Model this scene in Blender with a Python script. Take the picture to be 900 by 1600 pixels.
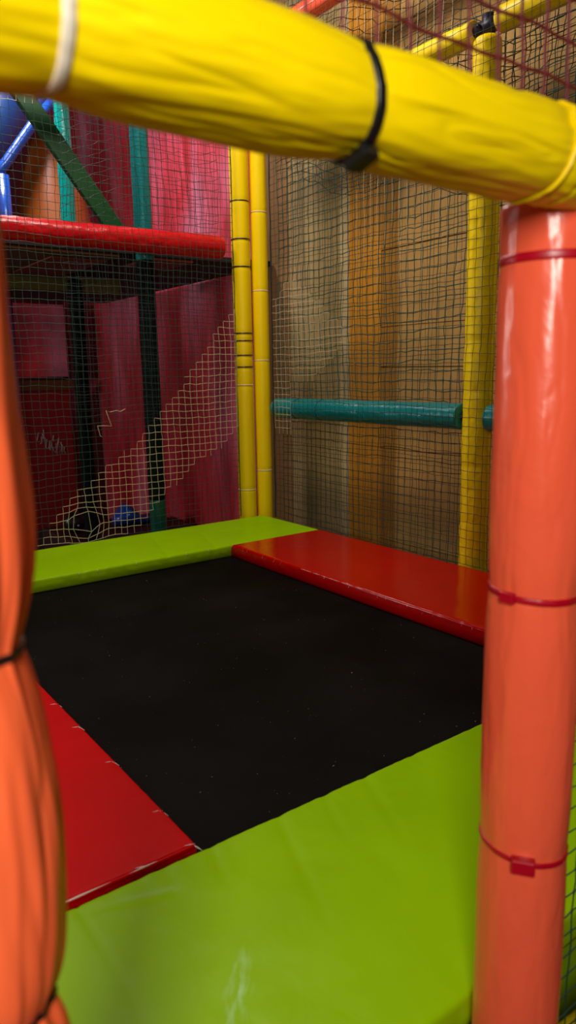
import bpy, bmesh, math, random
from mathutils import Vector, Matrix, noise
random.seed(4)
# ---------------------------------------------------------------- scene, camera, light
for o in list(bpy.data.objects):
    bpy.data.objects.remove(o)
C = bpy.context.scene.collection
sc = bpy.context.scene
sc.view_settings.view_transform = 'Standard'
sc.view_settings.look = 'None'
sc.view_settings.gamma = 1.0
sc.view_settings.use_curve_mapping = False
sc.view_settings.exposure = 0.0

cd = bpy.data.cameras.new('camera')
cam = bpy.data.objects.new('camera', cd)
C.objects.link(cam)
sc.camera = cam
cd.sensor_fit = 'VERTICAL'
cd.sensor_height = 36.0
cd.lens = 36.0 * 1134.82 / 1600
cd.clip_start = 0.02
cd.dof.use_dof = True
cd.dof.focus_distance = 2.6
cd.dof.aperture_fstop = 4.2
XA = Vector((0.805, -0.593, -0.017)); YA = Vector((0.125, 0.142, 0.982)); ZA = Vector((-0.580, -0.792, 0.188))
ZA.normalize(); XA = (XA - ZA * XA.dot(ZA)).normalized(); YA = ZA.cross(XA)
M3 = Matrix((XA, YA, ZA)).transposed()
cam.matrix_world = Matrix.Translation((0, 0, 1.5)) @ M3.to_4x4()

w = bpy.data.worlds.new('dim_hall_air')
sc.world = w
w.use_nodes = True
w.node_tree.nodes['Background'].inputs[0].default_value = (1.0, 0.93, 0.85, 1)
w.node_tree.nodes['Background'].inputs[1].default_value = 0.02


def area(name, loc, aim, size, sy, power, col=(1, 1, 1)):
    l = bpy.data.lights.new(name, 'AREA')
    l.shape = 'RECTANGLE'; l.size = size; l.size_y = sy; l.energy = power; l.color = col
    o = bpy.data.objects.new(name, l); C.objects.link(o)
    o.location = loc
    o.rotation_euler = (Vector(aim) - Vector(loc)).to_track_quat('-Z', 'Y').to_euler()
    return o


area('hall_light', (-0.62, -0.62, 2.02), (1.2, 1.8, 1.1), 0.35, 0.75, 34, (1.0, 0.94, 0.84))
area('ceiling_light_room', (1.5, 3.0, 4.1), (1.5, 2.9, 0), 0.9, 0.9, 68, (1.0, 0.93, 0.82))
area('underdeck_fill', (-2.35, 5.9, 1.85), (2.95, 5.9, 2.3), 0.9, 0.5, 40, (1.0, 0.95, 0.92))  # added fill from the left, brightens the pink boards under the platform
area('ceiling_light_slide', (1.4, 5.2, 4.1), (2.0, 5.4, 0), 0.6, 0.6, 55, (1.0, 0.95, 0.9))

# ---------------------------------------------------------------- helpers
MATS = {}


def nt_new(name):
    m = bpy.data.materials.new(name); m.use_nodes = True
    n = m.node_tree.nodes; l = m.node_tree.links
    return m, n, l, n['Principled BSDF']


def set_in(b, **k):
    for a, v in k.items():
        b.inputs[a.replace('_', ' ')].default_value = v


def vinyl(name, col, rough=0.3, bump=0.25, scale=14, var=0.06, spec=0.5, coat=0.0, fine=0.1):
    """soft PVC cover: slight colour variation, wrinkly bump, fine grain"""
    if name in MATS: return MATS[name]
    m, n, l, b = nt_new(name)
    tc = n.new('ShaderNodeTexCoord')
    ns = n.new('ShaderNodeTexNoise'); ns.inputs['Scale'].default_value = scale; ns.inputs['Detail'].default_value = 5
    ns.inputs['Distortion'].default_value = 0.8
    l.new(tc.outputs['Object'], ns.inputs['Vector'])
    mix = n.new('ShaderNodeMix'); mix.data_type = 'RGBA'
    mix.inputs[6].default_value = (*[c * (1 - var * 2) for c in col], 1)
    mix.inputs[7].default_value = (*[min(1, c * (1 + var)) for c in col], 1)
    l.new(ns.outputs['Fac'], mix.inputs[0]); l.new(mix.outputs[2], b.inputs['Base Color'])
    n2 = n.new('ShaderNodeTexNoise'); n2.inputs['Scale'].default_value = 500; n2.inputs['Detail'].default_value = 2
    l.new(tc.outputs['Object'], n2.inputs['Vector'])
    b1 = n.new('ShaderNodeBump'); b1.inputs['Strength'].default_value = bump; b1.inputs['Distance'].default_value = 0.01
    l.new(ns.outputs['Fac'], b1.inputs['Height'])
    b2 = n.new('ShaderNodeBump'); b2.inputs['Strength'].default_value = fine; b2.inputs['Distance'].default_value = 0.0006
    l.new(n2.outputs['Fac'], b2.inputs['Height']); l.new(b1.outputs['Normal'], b2.inputs['Normal'])
    l.new(b2.outputs['Normal'], b.inputs['Normal'])
    set_in(b, Roughness=rough, Specular_IOR_Level=spec, Coat_Weight=coat, Coat_Roughness=0.2)
    MATS[name] = m
    return m


def plain(name, col, rough=0.5, metal=0.0, spec=0.5):
    if name in MATS: return MATS[name]
    m, n, l, b = nt_new(name)
    tc = n.new('ShaderNodeTexCoord')
    ns = n.new('ShaderNodeTexNoise'); ns.inputs['Scale'].default_value = 30; ns.inputs['Detail'].default_value = 4
    l.new(tc.outputs['Object'], ns.inputs['Vector'])
    mix = n.new('ShaderNodeMix'); mix.data_type = 'RGBA'
    mix.inputs[6].default_value = (*[c * 0.85 for c in col], 1)
    mix.inputs[7].default_value = (*[min(1, c * 1.12) for c in col], 1)
    l.new(ns.outputs['Fac'], mix.inputs[0]); l.new(mix.outputs[2], b.inputs['Base Color'])
    set_in(b, Roughness=rough, Metallic=metal, Specular_IOR_Level=spec)
    MATS[name] = m
    return m


def link_mesh(name, verts, faces, mat, parent=None, smooth=True):
    me = bpy.data.meshes.new(name)
    me.from_pydata([tuple(v) for v in verts], [], faces)
    me.update()
    if smooth:
        for p in me.polygons: p.use_smooth = True
    me.materials.append(mat)
    o = bpy.data.objects.new(name, me); C.objects.link(o)
    if parent is not None: o.parent = parent
    return o


class MB:
    """collects geometry for ONE mesh object, in the coordinates of its parent"""
    def __init__(s): s.v = []; s.f = []
    def add(s, vs, fs):
        k = len(s.v); s.v += [Vector(v) for v in vs]; s.f += [tuple(i + k for i in f) for f in fs]
    def box(s, a, b):
        x0, y0, z0 = a; x1, y1, z1 = b
        s.add([(x0, y0, z0), (x1, y0, z0), (x1, y1, z0), (x0, y1, z0), (x0, y0, z1), (x1, y0, z1), (x1, y1, z1), (x0, y1, z1)],
              [(0, 3, 2, 1), (4, 5, 6, 7), (0, 1, 5, 4), (1, 2, 6, 5), (2, 3, 7, 6), (3, 0, 4, 7)])
    def tube(s, pts, r, n=8, cap=True, radii=None):
        pts = [Vector(p) for p in pts]; m = len(pts); vs = []; ref = None
        for i, p in enumerate(pts):
            t = (pts[min(i + 1, m - 1)] - pts[max(i - 1, 0)])
            if t.length < 1e-9: t = Vector((0, 0, 1))
            t.normalize()
            if ref is None:
                ref = t.cross(Vector((0, 0, 1)) if abs(t.z) < 0.9 else Vector((1, 0, 0))).normalized()
            ref = (ref - t * ref.dot(t)).normalized(); q = t.cross(ref)
            rr = radii[i] if radii else r
            for k in range(n):
                a = 2 * math.pi * k / n
                vs.append(p + ref * (rr * math.cos(a)) + q * (rr * math.sin(a)))
        fs = [(i * n + k, i * n + (k + 1) % n, (i + 1) * n + (k + 1) % n, (i + 1) * n + k) for i in range(m - 1) for k in range(n)]
        if cap: fs += [tuple(range(n))[::-1], tuple((m - 1) * n + k for k in range(n))]
        s.add(vs, fs)
    def build(s, name, mat, parent=None, smooth=True, off=None):
        vs = s.v if off is None else [v - Vector(off) for v in s.v]
        return link_mesh(name, vs, s.f, mat, parent, smooth)


def bevelled(o, w_=0.004, seg=3):
    b = o.modifiers.new('bevel', 'BEVEL'); b.width = w_; b.segments = seg; b.limit_method = 'ANGLE'
    return o


def tag(o, label, cat, group=None, kind=None):
    o['label'] = label; o['category'] = cat
    if group: o['group'] = group
    if kind: o['kind'] = kind
    return o


def thing(name, label, cat, loc=(0, 0, 0), group=None):
    o = bpy.data.objects.new(name, None); C.objects.link(o); o.location = loc
    o.empty_display_size = 0.1
    return tag(o, label, cat, group)


def struct(o):
    o['kind'] = 'structure'; return o


def lerp(a, b, t): return a + (b - a) * t


def fbm(p, k=3):
    s = 0; a = 1
    for i in range(k):
        s += a * noise.noise(p); p = p * 2.1 + Vector((3.1, 1.7, 9.2)); a *= 0.5
    return s


class Sleeve:
    """padded PVC sleeve round a pipe; parent origin = org (world)"""
    def __init__(s, p0, p1, r, org, seed=0, amp=0.002, crease=0.0, pinches=(), bulge=(), stretch=3.0, e1=None, fold=(0, 0)):
        s.p0 = Vector(p0); s.p1 = Vector(p1); s.r = r; s.org = Vector(org); s.seed = seed
        s.amp = amp; s.crease = crease; s.pinches = pinches; s.bulge = bulge; s.stretch = stretch
        s.d = (s.p1 - s.p0); s.L = s.d.length; s.d.normalize(); s.fold = fold
        if e1 is None: e1 = Vector((1, 0, 0)) if abs(s.d.x) < 0.9 else Vector((0, -1, 0))
        s.e1 = (Vector(e1) - s.d * Vector(e1).dot(s.d)).normalized(); s.e2 = s.d.cross(s.e1)
    def rad(s, t, a, noisy=True):
        r = s.r
        for (c, wd, h) in s.bulge: r += h * math.exp(-((t - c) / wd) ** 2)
        pin = 0
        for (c, wd, dep) in s.pinches: pin += dep * math.exp(-abs((t - c) / wd) ** 1.3)
        r -= pin
        if noisy:
            q = Vector((math.cos(a) * 1.2, math.sin(a) * 1.2, t * s.stretch)) + Vector((s.seed * 7.3, s.seed * 3.1, 0))
            r += s.amp * fbm(q * 1.6)
            if s.crease:
                wv = Vector((fbm(q * 0.9), fbm(q * 0.9 + Vector((5, 5, 5))), 0)) * 0.9
                c1 = noise.noise(Vector((q.x * s.fold[0] + wv.x, q.y * s.fold[0] + wv.y, q.z * s.fold[1] + wv.x)))
                r -= s.crease * math.exp(-(c1 / 0.085) ** 2) * (0.35 + 0.65 * max(0, min(1, 0.5 + 1.6 * noise.noise(q * 1.3 + Vector((9, 2, 4))))))
            # puckers radiating from each tie
            for (c, wd, dep) in s.pinches:
                e = math.exp(-abs(t - c) / (wd * 1.6))
                r += dep * 0.28 * e * noise.noise(Vector((math.cos(a) * 6, math.sin(a) * 6, c * 31 + s.seed))) * (1 - math.exp(-abs(t - c) / 0.006))
        return r
    def pt(s, t, a, extra=0.0, noisy=True):
        r = s.rad(t, a, noisy) + extra
        return s.p0 + s.d * t + s.e1 * (r * math.cos(a)) + s.e2 * (r * math.sin(a)) - s.org
    def build(s, name, mat, parent, nt=120, na=64, cap=0.008):
        vs = []; fs = []
        rows = []
        for k in range(4): rows.append((cap * (1 - math.cos(k / 4 * math.pi / 2)), -cap * (1 - math.sin(k / 4 * math.pi / 2))))
        for i in range(nt + 1): rows.append((cap + (s.L - 2 * cap) * i / nt, 0))
        for k in range(3, -1, -1): rows.append((s.L - cap * (1 - math.cos(k / 4 * math.pi / 2)), -cap * (1 - math.sin(k / 4 * math.pi / 2))))
        for (t, ex) in rows:
            for k in range(na): vs.append(s.pt(t, 2 * math.pi * k / na, ex))
        m = len(rows)
        for i in range(m - 1):
            for k in range(na):
                fs.append((i * na + k, i * na + (k + 1) % na, (i + 1) * na + (k + 1) % na, (i + 1) * na + k))
        fs.append(tuple(range(na))[::-1]); fs.append(tuple((m - 1) * na + k for k in range(na)))
        return link_mesh(name, vs, fs, mat, parent)
    def tie(s, t, mat, parent, wd=0.006, th=0.0022, tilt=(0, 0), head=None, hs=1.0, tail=False, name='cable_tie', label=None, arc=None):
        n = 72; vs = []; fs = []
        prof = [(-wd / 2, -0.001), (-wd / 2, th * 0.6), (-wd * 0.3, th), (wd * 0.3, th), (wd / 2, th * 0.6), (wd / 2, -0.001)]
        for k in range(n):
            a = 2 * math.pi * k / n
            tt = t + tilt[0] * math.cos(a) + tilt[1] * math.sin(a)
            for (dt, ex) in prof:
                vs.append(s.pt(tt, a, ex) + s.d * dt)
        m = len(prof)
        for k in range(n):
            for j in range(m):
                fs.append((k * m + j, k * m + (j + 1) % m, ((k + 1) % n) * m + (j + 1) % m, ((k + 1) % n) * m + j))
        o = link_mesh(name, vs, fs, mat, parent)
        if label: o['label'] = label
        if head is not None:
            a = head
            tt = t + tilt[0] * math.cos(a) + tilt[1] * math.sin(a)
            c = s.pt(tt, a, th + 0.002 * hs)
            rn = (s.e1 * math.cos(a) + s.e2 * math.sin(a)); tg = s.e2 * math.cos(a) - s.e1 * math.sin(a)
            hb = MB(); L_, W_, H_ = 0.008 * hs, 0.0055 * hs, 0.0035 * hs
            cor = [c + tg * (sx * L_) + s.d * (sy * W_) + rn * (sz * H_) for sz in (-1, 1) for sy in (-1, 1) for sx in (-1, 1)]
            hb.add(cor, [(0, 2, 3, 1), (4, 5, 7, 6), (0, 1, 5, 4), (2, 6, 7, 3), (0, 4, 6, 2), (1, 3, 7, 5)])
            h = bevelled(hb.build('tie_head', mat, o, smooth=False), 0.0012 * hs, 2)
        return o


# ---------------------------------------------------------------- materials
YEL = vinyl('yellow_vinyl', (0.95, 0.70, 0.0), 0.38, 0.10, 9, var=0.02, spec=0.3)
YELB = vinyl('yellow_vinyl_far', (0.98, 0.68, 0.0), 0.42, 0.10, 10, var=0.02, spec=0.25)
SAL = vinyl('salmon_vinyl', (0.88, 0.115, 0.05), 0.24, 0.22, 11, var=0.02, spec=0.5)
ORG = vinyl('orange_vinyl', (1.0, 0.15, 0.045), 0.42, 0.08, 8, var=0.02, spec=0.35)
TEAL = vinyl('teal_vinyl', (0.0, 0.19, 0.20), 0.28, 0.35, 30)
REDV = vinyl('red_vinyl', (0.62, 0.003, 0.008), 0.3, 0.35, 30)
BLK = plain('black_nylon', (0.006, 0.006, 0.007), 0.35)
WHT = plain('clouded_white_nylon', (0.75, 0.68, 0.55), 0.4)
REDN = plain('red_nylon', (0.42, 0.0, 0.012), 0.35)
YELN = plain('yellow_nylon', (0.85, 0.6, 0.0), 0.35)
STEEL = plain('dark_blue_steel', (0.01, 0.02, 0.06), 0.4, 0.6)
DARKJ = plain('dark_cast_joint', (0.015, 0.012, 0.03), 0.45, 0.4)


def pad_mat(name, col, rough, pale_patch=None):
    if name in MATS: return MATS[name]
    m, n, l, b = nt_new(name)
    tc = n.new('ShaderNodeTexCoord')
    mp = n.new('ShaderNodeMapping'); mp.inputs['Scale'].default_value = (1, 1, 1)
    l.new(tc.outputs['Object'], mp.inputs[0])
    ns = n.new('ShaderNodeTexNoise'); ns.inputs['Scale'].default_value = 5; ns.inputs['Detail'].default_value = 4
    l.new(mp.outputs[0], ns.inputs['Vector'])
    mix = n.new('ShaderNodeMix'); mix.data_type = 'RGBA'
    mix.inputs[6].default_value = (*[c * 0.86 for c in col], 1); mix.inputs[7].default_value = (*[min(1, c * 1.1) for c in col], 1)
    l.new(ns.outputs['Fac'], mix.inputs[0])
    last = mix.outputs[2]
    if pale_patch:     # pale ellipse with ragged streaks
        sp = n.new('ShaderNodeMapping')
        sp.vector_type = 'TEXTURE'
        sp.inputs['Location'].default_value = (pale_patch[0], pale_patch[1], 0)
        sp.inputs['Rotation'].default_value = (0, 0, pale_patch[2])
        sp.inputs['Scale'].default_value = (pale_patch[3], pale_patch[4], 100)
        l.new(tc.outputs['Object'], sp.inputs[0])
        g = n.new('ShaderNodeTexGradient'); g.gradient_type = 'SPHERICAL'
        l.new(sp.outputs[0], g.inputs[0])
        st = n.new('ShaderNodeTexNoise'); st.inputs['Scale'].default_value = 2.2; st.inputs['Detail'].default_value = 6
        l.new(sp.outputs[0], st.inputs['Vector'])
        mu = n.new('ShaderNodeMath'); mu.operation = 'MULTIPLY'
        rp = n.new('ShaderNodeMapRange'); rp.inputs[1].default_value = 0.45; rp.inputs[2].default_value = 0.75
        l.new(st.outputs['Fac'], rp.inputs[0]); l.new(rp.outputs[0], mu.inputs[0]); l.new(g.outputs['Fac'], mu.inputs[1])
        mx = n.new('ShaderNodeMix'); mx.data_type = 'RGBA'; mx.inputs[7].default_value = (0.45, 0.75, 0.35, 1)
        l.new(mu.outputs[0], mx.inputs[0]); l.new(last, mx.inputs[6]); last = mx.outputs[2]
    l.new(last, b.inputs['Base Color'])
    n2 = n.new('ShaderNodeTexNoise'); n2.inputs['Scale'].default_value = 420; n2.inputs['Detail'].default_value = 2
    l.new(tc.outputs['Object'], n2.inputs['Vector'])
    n3 = n.new('ShaderNodeTexNoise'); n3.inputs['Scale'].default_value = 9; n3.inputs['Detail'].default_value = 3; n3.inputs['Distortion'].default_value = 1
    l.new(tc.outputs['Object'], n3.inputs['Vector'])
    b1 = n.new('ShaderNodeBump'); b1.inputs['Strength'].default_value = 0.10; b1.inputs['Distance'].default_value = 0.01
    l.new(n3.outputs['Fac'], b1.inputs['Height'])
    b2 = n.new('ShaderNodeBump'); b2.inputs['Strength'].default_value = 0.12; b2.inputs['Distance'].default_value = 0.0008
    l.new(n2.outputs['Fac'], b2.inputs['Height']); l.new(b1.outputs['Normal'], b2.inputs['Normal'])
    l.new(b2.outputs['Normal'], b.inputs['Normal'])
    set_in(b, Roughness=rough, Specular_IOR_Level=0.05 if rough > 0.3 else 0.3)
    MATS[name] = m
    return m


LIME = pad_mat('lime_vinyl', (0.28, 0.50, 0.0), 0.36)
LIMES = pad_mat('lime_vinyl_pale_patch', (0.27, 0.50, 0.0), 0.34, pale_patch=(0.0, 0.0, 0.0, 1, 1))
REDP = pad_mat('red_pad_vinyl', (0.42, 0.0, 0.0), 0.14)
REDP2 = pad_mat('red_pad_vinyl_matt', (0.56, 0.0, 0.0), 0.5)


def bed_mat():
    m, n, l, b = nt_new('black_woven_bed')
    tc = n.new('ShaderNodeTexCoord')
    w1 = n.new('ShaderNodeTexWave'); w1.inputs['Scale'].default_value = 90; w1.bands_direction = 'X'
    w2 = n.new('ShaderNodeTexWave'); w2.inputs['Scale'].default_value = 90; w2.bands_direction = 'Y'
    l.new(tc.outputs['Object'], w1.inputs[0]); l.new(tc.outputs['Object'], w2.inputs[0])
    mu = n.new('ShaderNodeMath'); mu.operation = 'MULTIPLY'
    l.new(w1.outputs['Fac'], mu.inputs[0]); l.new(w2.outputs['Fac'], mu.inputs[1])
    ns = n.new('ShaderNodeTexNoise'); ns.inputs['Scale'].default_value = 2.5; ns.inputs['Detail'].default_value = 6
    l.new(tc.outputs['Object'], ns.inputs['Vector'])
    cr = n.new('ShaderNodeValToRGB')
    cr.color_ramp.elements[0].position = 0.35; cr.color_ramp.elements[0].color = (0.0022, 0.0014, 0.0008, 1)
    cr.color_ramp.elements[1].position = 0.7; cr.color_ramp.elements[1].color = (0.007, 0.0055, 0.005, 1)
    l.new(ns.outputs['Fac'], cr.inputs[0])
    sp = n.new('ShaderNodeTexNoise'); sp.inputs['Scale'].default_value = 160; sp.inputs['Detail'].default_value = 0
    l.new(tc.outputs['Object'], sp.inputs['Vector'])
    gt = n.new('ShaderNodeMapRange'); gt.inputs[1].default_value = 0.875; gt.inputs[2].default_value = 0.89; gt.inputs[4].default_value = 0.5
    l.new(sp.outputs['Fac'], gt.inputs[0])
    mx = n.new('ShaderNodeMix'); mx.data_type = 'RGBA'; mx.inputs[7].default_value = (0.5, 0.45, 0.4, 1)
    l.new(gt.outputs[0], mx.inputs[0]); l.new(cr.outputs[0], mx.inputs[6])
    l.new(mx.outputs[2], b.inputs['Base Color'])
    bp = n.new('ShaderNodeBump'); bp.inputs['Strength'].default_value = 0.5; bp.inputs['Distance'].default_value = 0.001
    l.new(mu.outputs[0], bp.inputs['Height']); l.new(bp.outputs['Normal'], b.inputs['Normal'])
    set_in(b, Roughness=0.6, Specular_IOR_Level=0.04)
    return m


# ---------------------------------------------------------------- the room shell
def wall_wood():
    """painted plywood and planks in vertical bands (object coords = world metres), joints at fixed heights"""
    m, n, l, b = nt_new('painted_plywood_wall')
    tc = n.new('ShaderNodeTexCoord'); sx = n.new('ShaderNodeSeparateXYZ')
    l.new(tc.outputs['Object'], sx.inputs[0])
    wob = n.new('ShaderNodeTexNoise'); wob.inputs['Scale'].default_value = 2; wob.inputs['Detail'].default_value = 2
    l.new(tc.outputs['Object'], wob.inputs['Vector'])
    mr = n.new('ShaderNodeMath'); mr.operation = 'MULTIPLY_ADD'; mr.inputs[1].default_value = 0.04
    l.new(wob.outputs['Fac'], mr.inputs[0]); l.new(sx.outputs['Y'], mr.inputs[2])
    d = n.new('ShaderNodeMath'); d.operation = 'DIVIDE'; d.inputs[1].default_value = 5.0
    l.new(mr.outputs[0], d.inputs[0])
    cr = n.new('ShaderNodeValToRGB'); cr.color_ramp.interpolation = 'CONSTANT'
    el = cr.color_ramp.elements
    cols = [(0.0, (0.62, 0.36, 0.11)), (2.58, (0.60, 0.34, 0.10)), (2.98, (0.42, 0.18, 0.015)), (3.12, (0.66, 0.27, 0.012)),
            (3.385, (0.62, 0.46, 0.24)), (3.46, (0.42, 0.29, 0.12)), (3.80, (0.36, 0.24, 0.10)), (3.97, (0.30, 0.15, 0.05)), (4.22, (0.30, 0.05, 0.06))]
    el[0].position = 0; el[0].color = (*cols[0][1], 1)
    el[1].position = cols[1][0] / 5; el[1].color = (*cols[1][1], 1)
    for p, c in cols[2:]:
        e = el.new(p / 5); e.color = (*c, 1)
    l.new(d.outputs[0], cr.inputs[0])
    # grain, stretched up the boards
    mp = n.new('ShaderNodeMapping'); mp.inputs['Scale'].default_value = (1, 9, 0.8)
    l.new(tc.outputs['Object'], mp.inputs[0])
    gr = n.new('ShaderNodeTexNoise'); gr.inputs['Scale'].default_value = 3; gr.inputs['Detail'].default_value = 6; gr.inputs['Distortion'].default_value = 0.5
    l.new(mp.outputs[0], gr.inputs['Vector'])
    g2 = n.new('ShaderNodeMapRange'); g2.inputs[3].default_value = 0.75; g2.inputs[4].default_value = 1.2
    l.new(gr.outputs['Fac'], g2.inputs[0])
    mul = n.new('ShaderNodeVectorMath'); mul.operation = 'SCALE'
    l.new(cr.outputs[0], mul.inputs[0]); l.new(g2.outputs[0], mul.inputs['Scale'])
    # stained patches of thin brown wash
    st = n.new('ShaderNodeTexNoise'); st.inputs['Scale'].default_value = 1.5; st.inputs['Detail'].default_value = 3
    l.new(tc.outputs['Object'], st.inputs['Vector'])
    s2 = n.new('ShaderNodeMapRange'); s2.inputs[1].default_value = 0.45; s2.inputs[2].default_value = 0.68; s2.inputs[4].default_value = 0.45
    l.new(st.outputs['Fac'], s2.inputs[0])
    mx = n.new('ShaderNodeMix'); mx.data_type = 'RGBA'; mx.inputs[7].default_value = (0.17, 0.095, 0.025, 1)
    l.new(s2.outputs[0], mx.inputs[0]); l.new(mul.outputs[0], mx.inputs[6])
    l.new(mx.outputs[2], b.inputs['Base Color'])
    bp = n.new('ShaderNodeBump'); bp.inputs['Strength'].default_value = 0.3; bp.inputs['Distance'].default_value = 0.01
    l.new(gr.outputs['Fac'], bp.inputs['Height']); l.new(bp.outputs['Normal'], b.inputs['Normal'])
    set_in(b, Roughness=0.7, Specular_IOR_Level=0.3)
    return m


def pink_mat():
    m, n, l, b = nt_new('pink_red_painted_boards')
    tc = n.new('ShaderNodeTexCoord')
    mp = n.new('ShaderNodeMapping'); mp.inputs['Scale'].default_value = (1, 1.0, 0.35)
    l.new(tc.outputs['Object'], mp.inputs[0])
    n1 = n.new('ShaderNodeTexNoise'); n1.inputs['Scale'].default_value = 1.7; n1.inputs['Detail'].default_value = 3; n1.inputs['Distortion'].default_value = 0.4
    l.new(mp.outputs[0], n1.inputs['Vector'])
    cr = n.new('ShaderNodeValToRGB'); el = cr.color_ramp.elements
    el[0].position = 0.32; el[0].color = (0.36, 0.006, 0.015, 1)
    el[1].position = 0.68; el[1].color = (0.75, 0.20, 0.32, 1)
    e = el.new(0.46); e.color = (0.60, 0.03, 0.05, 1)
    e = el.new(0.56); e.color = (0.68, 0.09, 0.15, 1)
    l.new(n1.outputs['Fac'], cr.inputs[0])
    mp2 = n.new('ShaderNodeMapping'); mp2.inputs['Scale'].default_value = (1, 26, 1.2)
    l.new(tc.outputs['Object'], mp2.inputs[0])
    n2 = n.new('ShaderNodeTexNoise'); n2.inputs['Scale'].default_value = 2.5; n2.inputs['Detail'].default_value = 5
    l.new(mp2.outputs[0], n2.inputs['Vector'])
    g2 = n.new('ShaderNodeMapRange'); g2.inputs[1].default_value = 0.3; g2.inputs[2].default_value = 0.7; g2.inputs[3].default_value = 0.5; g2.inputs[4].default_value = 1.35
    l.new(n2.outputs['Fac'], g2.inputs[0])
    mul = n.new('ShaderNodeVectorMath'); mul.operation = 'SCALE'
    l.new(cr.outputs[0], mul.inputs[0]); l.new(g2.outputs[0], mul.inputs['Scale'])
    l.new(mul.outputs[0], b.inputs['Base Color'])
    set_in(b, Roughness=0.5)
    return m


WOOD = wall_wood(); PINK = pink_mat()
X0, X1, Y0, Y1, ZC = -2.6, 2.95, -2.4, 8.2, 4.4
mb = MB(); mb.box((X0, Y0, -0.1), (X1 + 0.1, Y1, 0)); struct(mb.build('floor', plain('dark_carpet', (0.035, 0.012, 0.012), 0.9), smooth=False))
mb = MB(); mb.box((X0, Y0, ZC), (X1 + 0.1, Y1, ZC + 0.1)); struct(mb.build('ceiling', plain('dark_ceiling_paint', (0.05, 0.04, 0.035), 0.9), smooth=False))
# right wall: courses of boards with open joints between them
mb = MB()
zj = [0, 0.52, 1.06, 1.52, 1.745, 2.16, 2.7, 3.25, 3.8, ZC]
for i in range(len(zj) - 1):
    pts0 = []; N = 60
    ya, yb = Y0, 3.10
    for k in range(N + 1):
        y = ya + (yb - ya) * k / N
        pts0.append((y, zj[i] + 0.0022 + 0.006 * noise.noise(Vector((y * 1.4, zj[i] * 5, 0))) * (i > 0),
                     zj[i + 1] - 0.0022 + 0.006 * noise.noise(Vector((y * 1.4, zj[i + 1] * 5, 0))) * (i < len(zj) - 2)))
    for k in range(N):
        a = pts0[k]; c = pts0[k + 1]
        lo = 0.0 if i == 0 else 1
        xa = X1 - 0.004 * (i % 2)
        mb.add([(xa, a[0], a[1]), (xa, c[0], c[1]), (xa, c[0], c[2]), (xa, a[0], a[2]),
                (X1 + 0.03, a[0], a[1]), (X1 + 0.03, c[0], c[1]), (X1 + 0.03, c[0], c[2]), (X1 + 0.03, a[0], a[2])],
               [(0, 3, 2, 1), (0, 1, 5, 4), (3, 7, 6, 2)])
mb.box((X1 + 0.03, Y0, 0), (X1 + 0.1, 4.3, ZC))
for (a, b_) in ((3.104, 3.383), (3.387, 3.83), (3.834, 3.968), (3.972, 4.3)): mb.box((X1, a, 0), (X1 + 0.03, b_, ZC))
struct(mb.build('wall_right', WOOD, smooth=False))
mb = MB()
yy = 4.3; k = 0
while yy < Y1 - 0.01:      # tall pink boards, each set a touch in or out
    y2 = min(yy + 0.62, Y1)
    mb.box((X1 + 0.004 * (k % 3), yy + 0.003, 0), (X1 + 0.1, y2 - 0.003, ZC)); yy = y2; k += 1
struct(mb.build('wall_right_pink', PINK, smooth=False))
mb = MB(); mb.box((X0 - 0.1, Y0, 0), (X0, Y1, ZC)); struct(mb.build('wall_left', plain('dim_wall_paint', (0.12, 0.05, 0.04), 0.8), smooth=False))
mb = MB(); mb.box((X0, Y1, 0), (X1 + 0.1, Y1 + 0.1, ZC)); struct(mb.build('wall_back', plain('dark_red_wall_paint', (0.12, 0.008, 0.015), 0.7), smooth=False))
mb = MB(); mb.box((X0, Y0 - 0.1, 0), (X1 + 0.1, Y0, ZC)); struct(mb.build('wall_front', plain('dim_wall_paint', (0.12, 0.05, 0.04), 0.8), smooth=False))


# ---------------------------------------------------------------- front posts and beam
def padded_post(name, label, x, y, z0, z1, r, mat, cat='post', seed=1, **kw):
    t = thing(name, label, cat, (x, y, z0))
    s = Sleeve((x, y, z0 + 0.005), (x, y, z1), r, (x, y, z0), seed=seed, **kw)
    return t, s


# right front post
t, s = padded_post('padded_post', 'salmon padded vinyl post with red ties at the right of the opening', 0.745, 0.510, 0.0, 1.68, 0.0565, SAL, seed=3,
                   amp=0.0013, crease=0.0009, fold=(1.6, 0.30), pinches=((1.613, 0.02, 0.0022), (1.230, 0.03, 0.004), (0.893, 0.03, 0.0022)), stretch=4)
s.build('vinyl_sleeve', SAL, t, 420, 120)
s.tie(1.613, REDN, t, 0.010, 0.0014, tilt=(0.0, 0.0))
s.tie(1.232, REDN, t, 0.0085, 0.0018, tilt=(0.0, 0.003), head=math.radians(182), hs=1.2)
s.tie(0.893, REDN, t, 0.0075, 0.0018, tilt=(-0.004, 0.004), head=math.radians(216), hs=1.8)
pb = MB(); pb.tube([(0, 0, 0.0), (0, 0, 1.70)], 0.021, 20); pb.build('steel_pipe', STEEL, t)

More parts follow.
